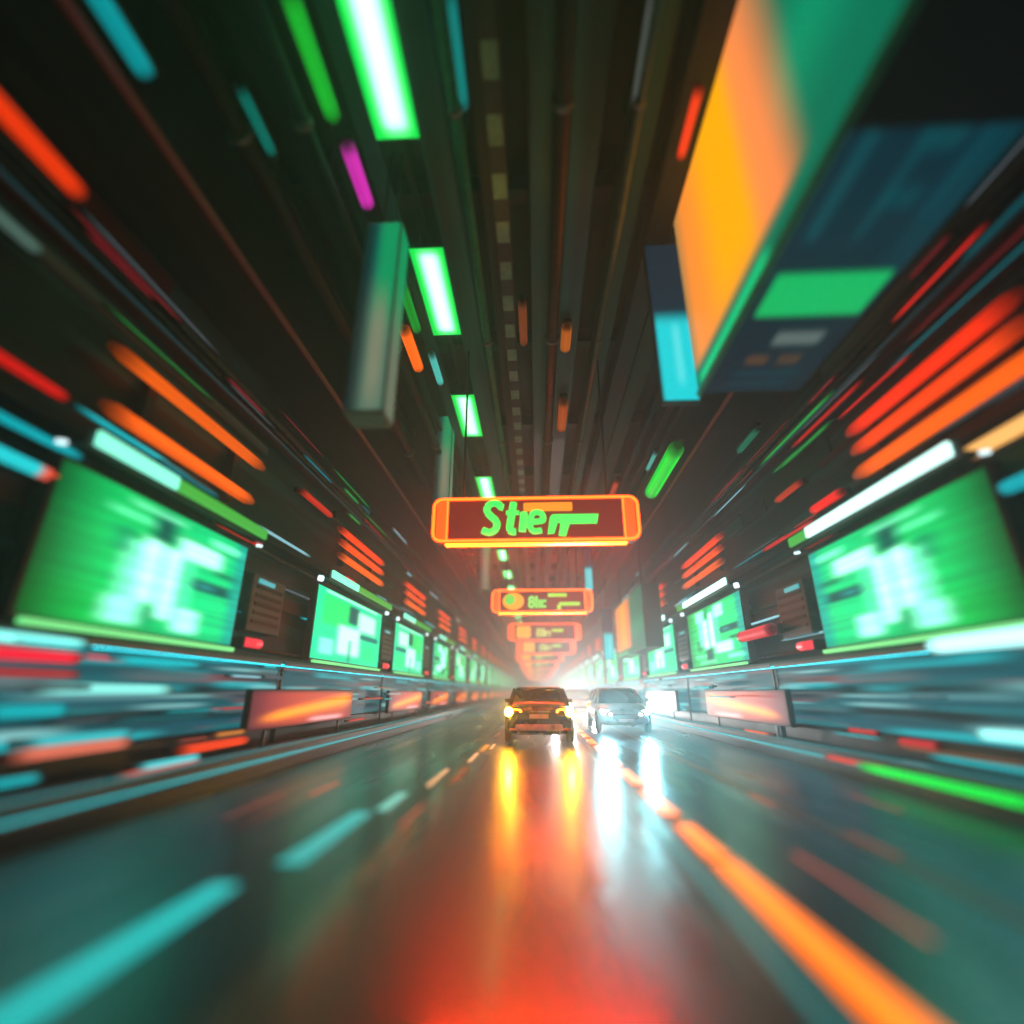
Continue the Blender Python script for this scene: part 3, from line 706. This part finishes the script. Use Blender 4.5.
# ------------------------------------------------------------------ orange gantry signs over the road
def letters(txt, size, loc, mat, parent, offset=.03, shear=.2, sx=1.0):
    cu = bpy.data.curves.new('lettering', 'FONT'); cu.body = txt; cu.size = size; cu.extrude = .02; cu.offset = offset; cu.shear = shear; cu.space_character = .95
    t = bpy.data.objects.new('lettering', cu); COL.objects.link(t)
    bpy.context.view_layer.update()
    me = bpy.data.meshes.new_from_object(t.evaluated_get(bpy.context.evaluated_depsgraph_get()))
    bpy.data.objects.remove(t)
    me.transform(Matrix.Rotation(math.radians(90), 4, 'X')); me.transform(Matrix.Diagonal((sx, 1, 1, 1)))
    me.transform(Matrix.Translation(Vector(loc))); me.materials.clear(); me.materials.append(mat)
    o = bpy.data.objects.new('lettering', me); COL.objects.link(o); o.parent = parent; return o
def rrect(w, h, r, y, lean=0):
    pts = []
    for cx, cz, a0 in ((w/2 - r, h/2 - r, 0), (-w/2 + r, h/2 - r, 90), (-w/2 + r, -h/2 + r, 180), (w/2 - r, -h/2 + r, 270)):
        for k in range(5):
            a = math.radians(a0 + 22.5 * k); pts.append(Vector((cx + r * math.cos(a), y, cz + r * math.sin(a))))
    return pts
GLT = glow((.03, 1, .12), 1.3)
ORT = glow((1, .06, .003), 9.0)
def make_sign(kind):
    w, h = 5.0, 1.08; o = empty('gantry_sign')
    MB().poly(rrect(w + .1, h + .1, .22, .02), (0, .26, 0)).build('housing', principled('sign_casing', (.12, .02, .012), .5), o)
    display('face_panel', o, (-w/2 + .3, .008, -h/2 + .05), (w - .6, 0, 0), (0, 0, h - .1), 20, 8, lambda u, v: (.22, .015, .007), .9 if kind < 2 else .5)
    MB().tube(rrect(w, h, .2, -.03), .035 if kind < 2 else .026, 8, closed=True).build('neon_frame', ORT if kind < 2 else glow((1, .13, .004), 3.0), o)
    MB().tube(rrect(w - .05, h - .05, .2, .3), .03, 8, closed=True).build('neon_frame', glow((1, .02, .002), 12.0 if kind < 2 else 3.0), o)  # rear tube added for a red halo round the sign
    MB().box(-w/2 + .3, w/2 - .3, .04, .24, -h/2 - .075, -h/2 - .052).build('added_down_glow', glow((1, .022, .0006), 130.0 if kind < 2 else 3.0), o)  # added panel under the sign, throws red light on the road
    MB().box(-w/2 + .3, w/2 - .3, .08, .24, h/2 + .052, h/2 + .075).build('added_up_glow', glow((1, .03, .004), 8.0 if kind < 2 else 2.0), o)  # added panel out of view on top, reddens the ceiling
    for s in (-1, 1):
        MB().poly([Vector((s*(w/2 - .34), -.0, -h/2 + .03)), Vector((s*(w/2 - .06), -.0, -h/2 + .06)), Vector((s*(w/2 - .06), -.0, h/2 - .06)), Vector((s*(w/2 - .34), -.0, h/2 - .03))], (0, .012, 0)).build('end_panel', glow((1, .12, .003), 1.2), o)
        MB().tube([(s*(w/2 - .34), -.03, -h/2), (s*(w/2 - .34), -.03, h/2)], .022, 8).build('neon_divider', ORT, o)
        MB().tube([(s*1.8, .15, h/2), (s*1.8, .15, 11.45 - SZ)], .03, 8).build('hanger', DARK, o)
    if kind == 0:
        def stroke(pts, r=.09):
            if len(pts) > 3:
                q = [pts[0]] + list(pts) + [pts[-1]]; out_ = []
                for i in range(len(q) - 3):
                    for t_ in (0, .25, .5, .75):
                        out_.append(tuple(.5 * ((2*q[i+1][d_]) + (q[i+2][d_]-q[i][d_])*t_ + (2*q[i][d_]-5*q[i+1][d_]+4*q[i+2][d_]-q[i+3][d_])*t_*t_ + (3*q[i+1][d_]-q[i][d_]-3*q[i+2][d_]+q[i+3][d_])*t_**3) for d_ in (0, 1)))
                pts = out_ + [pts[-1]]
            P = [Vector((a - (.06 if a < -.8 else 0) + b * .08, -.03, b)) for a, b in pts]
            MB().tube(P, r, 8).build('letter', GLT, o)
        stroke([(-.80, .30), (-.88, .40), (-1.02, .42), (-1.13, .34), (-1.13, .20), (-1.03, .08), (-.92, -.02), (-.86, -.14), (-.90, -.28), (-1.03, -.34), (-1.20, -.28)])
        stroke([(-.56, .42), (-.58, .1), (-.60, -.2), (-.56, -.32), (-.44, -.33)]); stroke([(-.72, .16), (-.40, .16)], .06)
        stroke([(-.28, .16), (-.29, -.33)])
        stroke([(-.10, -.08), (.18, -.06), (.19, .06), (.12, .15), (-.02, .16), (-.10, .06), (-.12, -.12), (-.08, -.26), (.02, -.33), (.18, -.30)], .075)
        p = [(.30, -.40), (.36, .02), (.42, .10), (1.55, .10), (1.50, -.14), (.84, -.14), (.74, -.46), (.56, -.44), (.62, -.12), (.55, -.10), (.46, -.38)]
        MB().poly([Vector((a, -.04, b)) for a, b in p], (0, .04, 0)).build('letter', GLT, o)
        MB().box(-.28, .92, -.03, .0, .2, .42, bev=.03).build('amber_bar', glow((1, .3, .01), 1.2), o)
    elif kind == 1:
        MB().poly([Vector((-1.45 + .55*math.cos(a/8*math.pi), -.02, .44*math.sin(a/8*math.pi))) for a in range(16)], (0, .02, 0)).build('amber_disc', glow((1, .42, .01), 1.2), o)
        MB().poly([Vector((-1.62 + .26*math.cos(a/6*math.pi), -.035, .08 + .26*math.sin(a/6*math.pi))) for a in range(12)], (0, .02, 0)).build('green_disc', glow((.05, .8, .08), 1.1), o)
        letters('8I\u0131\u0131:', .8, (-.72, -.02, -.32), glow((.2, .9, .12), 1.2), o, .03, .05, .9)
        MB().box(.3, 1.25, -.03, 0, .2, .38, bev=.03).box(.85, 1.9, -.03, 0, -.24, -.06, bev=.03).box(.75, .95, -.03, 0, -.42, -.2).build('green_bar', glow((.35, .85, .05), 1.2), o)
    else:
        MB().poly([p_ + Vector((-1.45, 0, 0)) for p_ in rrect(1.0, .8, .12, -.02)], (0, .02, 0)).build('amber_block', glow((1, .45, .01), 1.2), o)
        letters('E8r\u0131', .74, (-.6, -.02, -.28), glow((.6, .85, .2), 1.2), o, .02, .05, .9)
        MB().box(.5, 1.3, -.03, 0, .0, .2, bev=.03).build('green_bar', glow((.3, .8, .05), 1.2), o)
    return o
SZ = 5.2; signs = {}
spec = [(11.6, 535, 519, 0), (25.3, 542, 601, 1), (35.5, 544.5, 632, 2), (44, 546, 647, 2)]
yy = 55
while yy < 130: spec.append((yy, None, None, 2)); yy += 14
for i, (y, px, py, kd) in enumerate(spec):
    if px is None: loc = Vector((.35, y, 4.95 - min(.5, .008 * (y - 47))))
    else: loc = at(px, py, y=y)
    if i == 0: SZ = loc.z; print('sign0', loc)
    if kd not in signs: signs[kd] = o = make_sign(kd)
    else: o = copy_tree(signs[kd])
    o.location = loc
    lab = ['orange framed sign with large green letters, closest over the road', 'second orange framed sign, with yellow disc and green marks', 'third orange framed sign, with yellow block and small letters', 'fourth orange framed sign, half hidden under the third'][i] if i < 4 else '%s orange framed sign over the road, far away in the haze' % ORD[i].capitalize() if i < 20 else 'orange sign far away'
    tag(o, lab, 'road sign', 'orange framed signs over the road')

# ------------------------------------------------------------------ cars
def ring(w, z0, z1, y, n=20, p=4.5, tz=0.0):
    r_ = []
    for k in range(n):
        a = 2 * math.pi * k / n; c_, s_ = math.cos(a), math.sin(a)
        x = w * math.copysign(abs(c_) ** (2 / p), c_); z = (z0 + z1) / 2 + (z1 - z0) / 2 * math.copysign(abs(s_) ** (2 / p), s_)
        if z > (z0 + z1) / 2: x *= 1 - .06
        r_.append(Vector((x, y, z)))
    return r_
GLASS = principled('dark_car_glass', (.01, .012, .014), .12, .0, 1.0)
TYRE = principled('tyre_rubber', (.015, .015, .016), .8); RIM = principled('alloy_rim', (.35, .35, .36), .3, .9)
def make_car(paint, back=(1, .3, .02), back_s=520, front_s=8, back_t=90):
    o = empty('car')
    b = MB().loft([ring(w, a, c_, y) for y, w, a, c_ in ((-2.22, .72, .42, .86), (-2.16, .84, .30, .94), (-1.95, .9, .22, .98), (-1, .92, .2, .98), (0, .92, .2, .96), (1, .91, .2, .95), (1.6, .88, .22, .9), (2.05, .82, .26, .8), (2.2, .68, .36, .7))])
    b.build('body', paint, o)
    gh = MB(); secs = []
    for y, zt, wt, wb in ((-2.08, .97, .74, .80), (-1.72, 1.36, .66, .83), (-1.2, 1.42, .64, .85), (-.2, 1.44, .64, .86), (.45, 1.38, .63, .85), (1.25, .95, .70, .80)):
        hf = [(wb, .93), (wt + (wb - wt) * .45, .93 + (zt - .93) * .55), (wt + .03, .93 + (zt - .93) * .85), (wt - .05, zt - .02), (wt - .22, zt), (0, zt + .006)]
        secs.append([Vector((a_, y, b_)) for a_, b_ in hf] + [Vector((-a_, y, b_)) for a_, b_ in hf[-2::-1]])
    gh.loft(secs); gh.build('window_glass', GLASS, o)
    rf = MB(); rs = []
    for y, z, w in ((-1.98, 1.40, .58), (-1.7, 1.415, .64), (-1.2, 1.44, .655), (-.2, 1.46, .655), (.42, 1.41, .64)):
        rs.append([Vector(p) for p in ((-w, y, z - .05), (w, y, z - .05), (w - .05, y, z), (-w + .05, y, z))])
    rf.loft(rs); rf.build('roof', paint, o)
    for s in (-1, 1):
        MB().tube([(s*.8, -2.06, .96), (s*.665, -1.72, 1.37)], .045, 8).build('pillar', paint, o)
        MB().tube([(s*.8, 1.2, .96), (s*.65, .44, 1.37)], .035, 8).build('pillar', paint, o)
        MB().tube([(s*.86, -.3, .95), (s*.675, -.3, 1.39)], .03, 8).build('pillar', BLACKP, o)
        mr_ = MB().box(s*1.0 - .09, s*1.0 + .09, .72, .84, .98, 1.1, bev=.03); mr_.box(min(s*.86, s*.93), max(s*.86, s*.93), .76, .8, .98, 1.02); mr_.build('mirror', paint, o)
        # lamps
        MB().poly([Vector(p) for p in ((s*.46, -2.20, .80), (s*.86, -2.12, .78), (s*.88, -2.1, .9), (s*.5, -2.19, .86))], (0, -.03, 0)).build('tail_lamp', glow((1, .09, .003), back_t), o)
        bl = MB().tube([(s*.8, -2.13, .8), (s*.8, -2.2, .8)], [.11, .09], 14); bl.build('brake_lamp', glow((1, .42, .015), back_s), o)
        MB().box(s*.68 - .1, s*.68 + .1, -2.24, -2.19, .36, .40).build('reflector', glow((1, .12, .01), .6), o)  # no lamp: the reflector's glint is put in as a glow
        MB().poly([Vector(p) for p in ((s*.48, 2.17, .58), (s*.78, 2.08, .60), (s*.82, 2.06, .72), (s*.5, 2.12, .70))], (0, .05, 0)).build('headlamp', glow((.45, .95, 1), front_s), o)
        for y in (-1.38, 1.38):
            wl = empty('wheel', (s*.84, y, .33)); wl.parent = o
            MB().tube([(s*-.09, 0, 0), (s*-.06, 0, 0), (s*.07, 0, 0), (s*.1, 0, 0)], [.29, .33, .33, .29], 24).build('tyre', TYRE, wl)
            rm = MB().tube([(s*.1, 0, 0), (s*.115, 0, 0)], [.21, .19], 18); rm.build('rim', RIM, wl)
        MB().tube([(s*.55, -2.12, .3), (s*.55, -2.24, .3)], .035, 10).build('exhaust_pipe', RIM, o)
    MB().box(-.62, .62, -2.25, -2.17, .34, .50, bev=.03).build('bumper_insert', principled('silver_trim', (.6, .58, .56), .3, .3), o)
    MB().box(-.25, .25, -2.24, -2.2, .64, .75, bev=.008).build('number_plate', principled('plate', (.55, .5, .48), .4), o)
    MB().box(-.3, .3, -2.235, -2.19, .8, .825).build('boot_handle', RIM, o)
    MB().box(-.42, .42, 2.14, 2.215, .44, .6, bev=.02).build('grille', BLACKP, o)
    MB().box(-.25, .25, 2.2, 2.235, .36, .46, bev=.008).build('number_plate', MC['plate'], o)
    MB().box(-.5, .5, -1.98, -1.80, 1.39, 1.415, bev=.01).build('spoiler', BLACKP, o)
    return o
def spot(o, x, y, z, energy, color, ang=70, direction=1, size=.08):
    l = bpy.data.lights.new('headlamp_beam', 'SPOT'); l.energy = energy; l.color = color; l.spot_size = R(ang); l.spot_blend = .9; l.shadow_soft_size = size
    b = bpy.data.objects.new('headlamp_beam', l); COL.objects.link(b); b.parent = o; b.location = (x, y, z); b.rotation_euler = (R(91), 0, 0)
    return b
black = principled('black_car_paint', (.012, .01, .012), .25, .4, 1.0)
car = make_car(black); car.location = (.04, 16.5, 0)
tag(car, 'dark hatchback seen from behind with glowing amber lamps, driving ahead in the middle lane', 'car')
for s in (-1, 1): spot(car, s*.66, 2.3, .66, 15, (.8, .9, 1))
onc = make_car(principled('silver_car_paint', (.3, .33, .35), .3, .6, 1.0), back_s=5, front_s=300, back_t=2)
onc.location = (2.95, 20.4, 0); onc.rotation_euler = (0, 0, math.pi)
tag(onc, 'oncoming silver car with blinding white headlamps in the right lane', 'car', 'oncoming cars')
for s in (-1, 1): spot(onc, s*.66, 2.3, .66, 1300, (.36, .92, 1), 36)
for n, (x_, y_, lab) in enumerate(((2.3, 31.0, 'oncoming car right behind the silver one, only its white headlamps showing'), (3.0, 43.0, 'third oncoming car with white headlamps far along the right lane'), (2.4, 58.0, 'last oncoming car, a tiny pair of white headlamps'))):
    o = copy_tree(onc)
    for c_ in o.children:
        if c_.type == 'LIGHT': c_.data = c_.data.copy(); c_.data.energy = (2200, 3200, 4500)[n]; c_.data.color = (1, .84, .78)
    o.location = (x_, y_, 0); tag(o, lab, 'car', 'oncoming cars')

# ------------------------------------------------------------------ haze
hz = MB().box(-30, 30, Y0 - 4, Y1 + 50, -1.6, 12.6).build('haze')
m = bpy.data.materials.new('haze_air'); m.use_nodes = True; nt = m.node_tree; nt.nodes.clear()
out = nt.nodes.new('ShaderNodeOutputMaterial'); pv = nt.nodes.new('ShaderNodeVolumePrincipled')
pv.inputs['Color'].default_value = (.78, .9, .97, 1); pv.inputs['Density'].default_value = HAZE_DENSITY; pv.inputs['Anisotropy'].default_value = .66
nt.links.new(pv.outputs[0], out.inputs['Volume']); hz.data.materials.clear(); hz.data.materials.append(m)
tag(hz, 'thin glowing haze filling the tunnel', 'haze', kind='stuff')
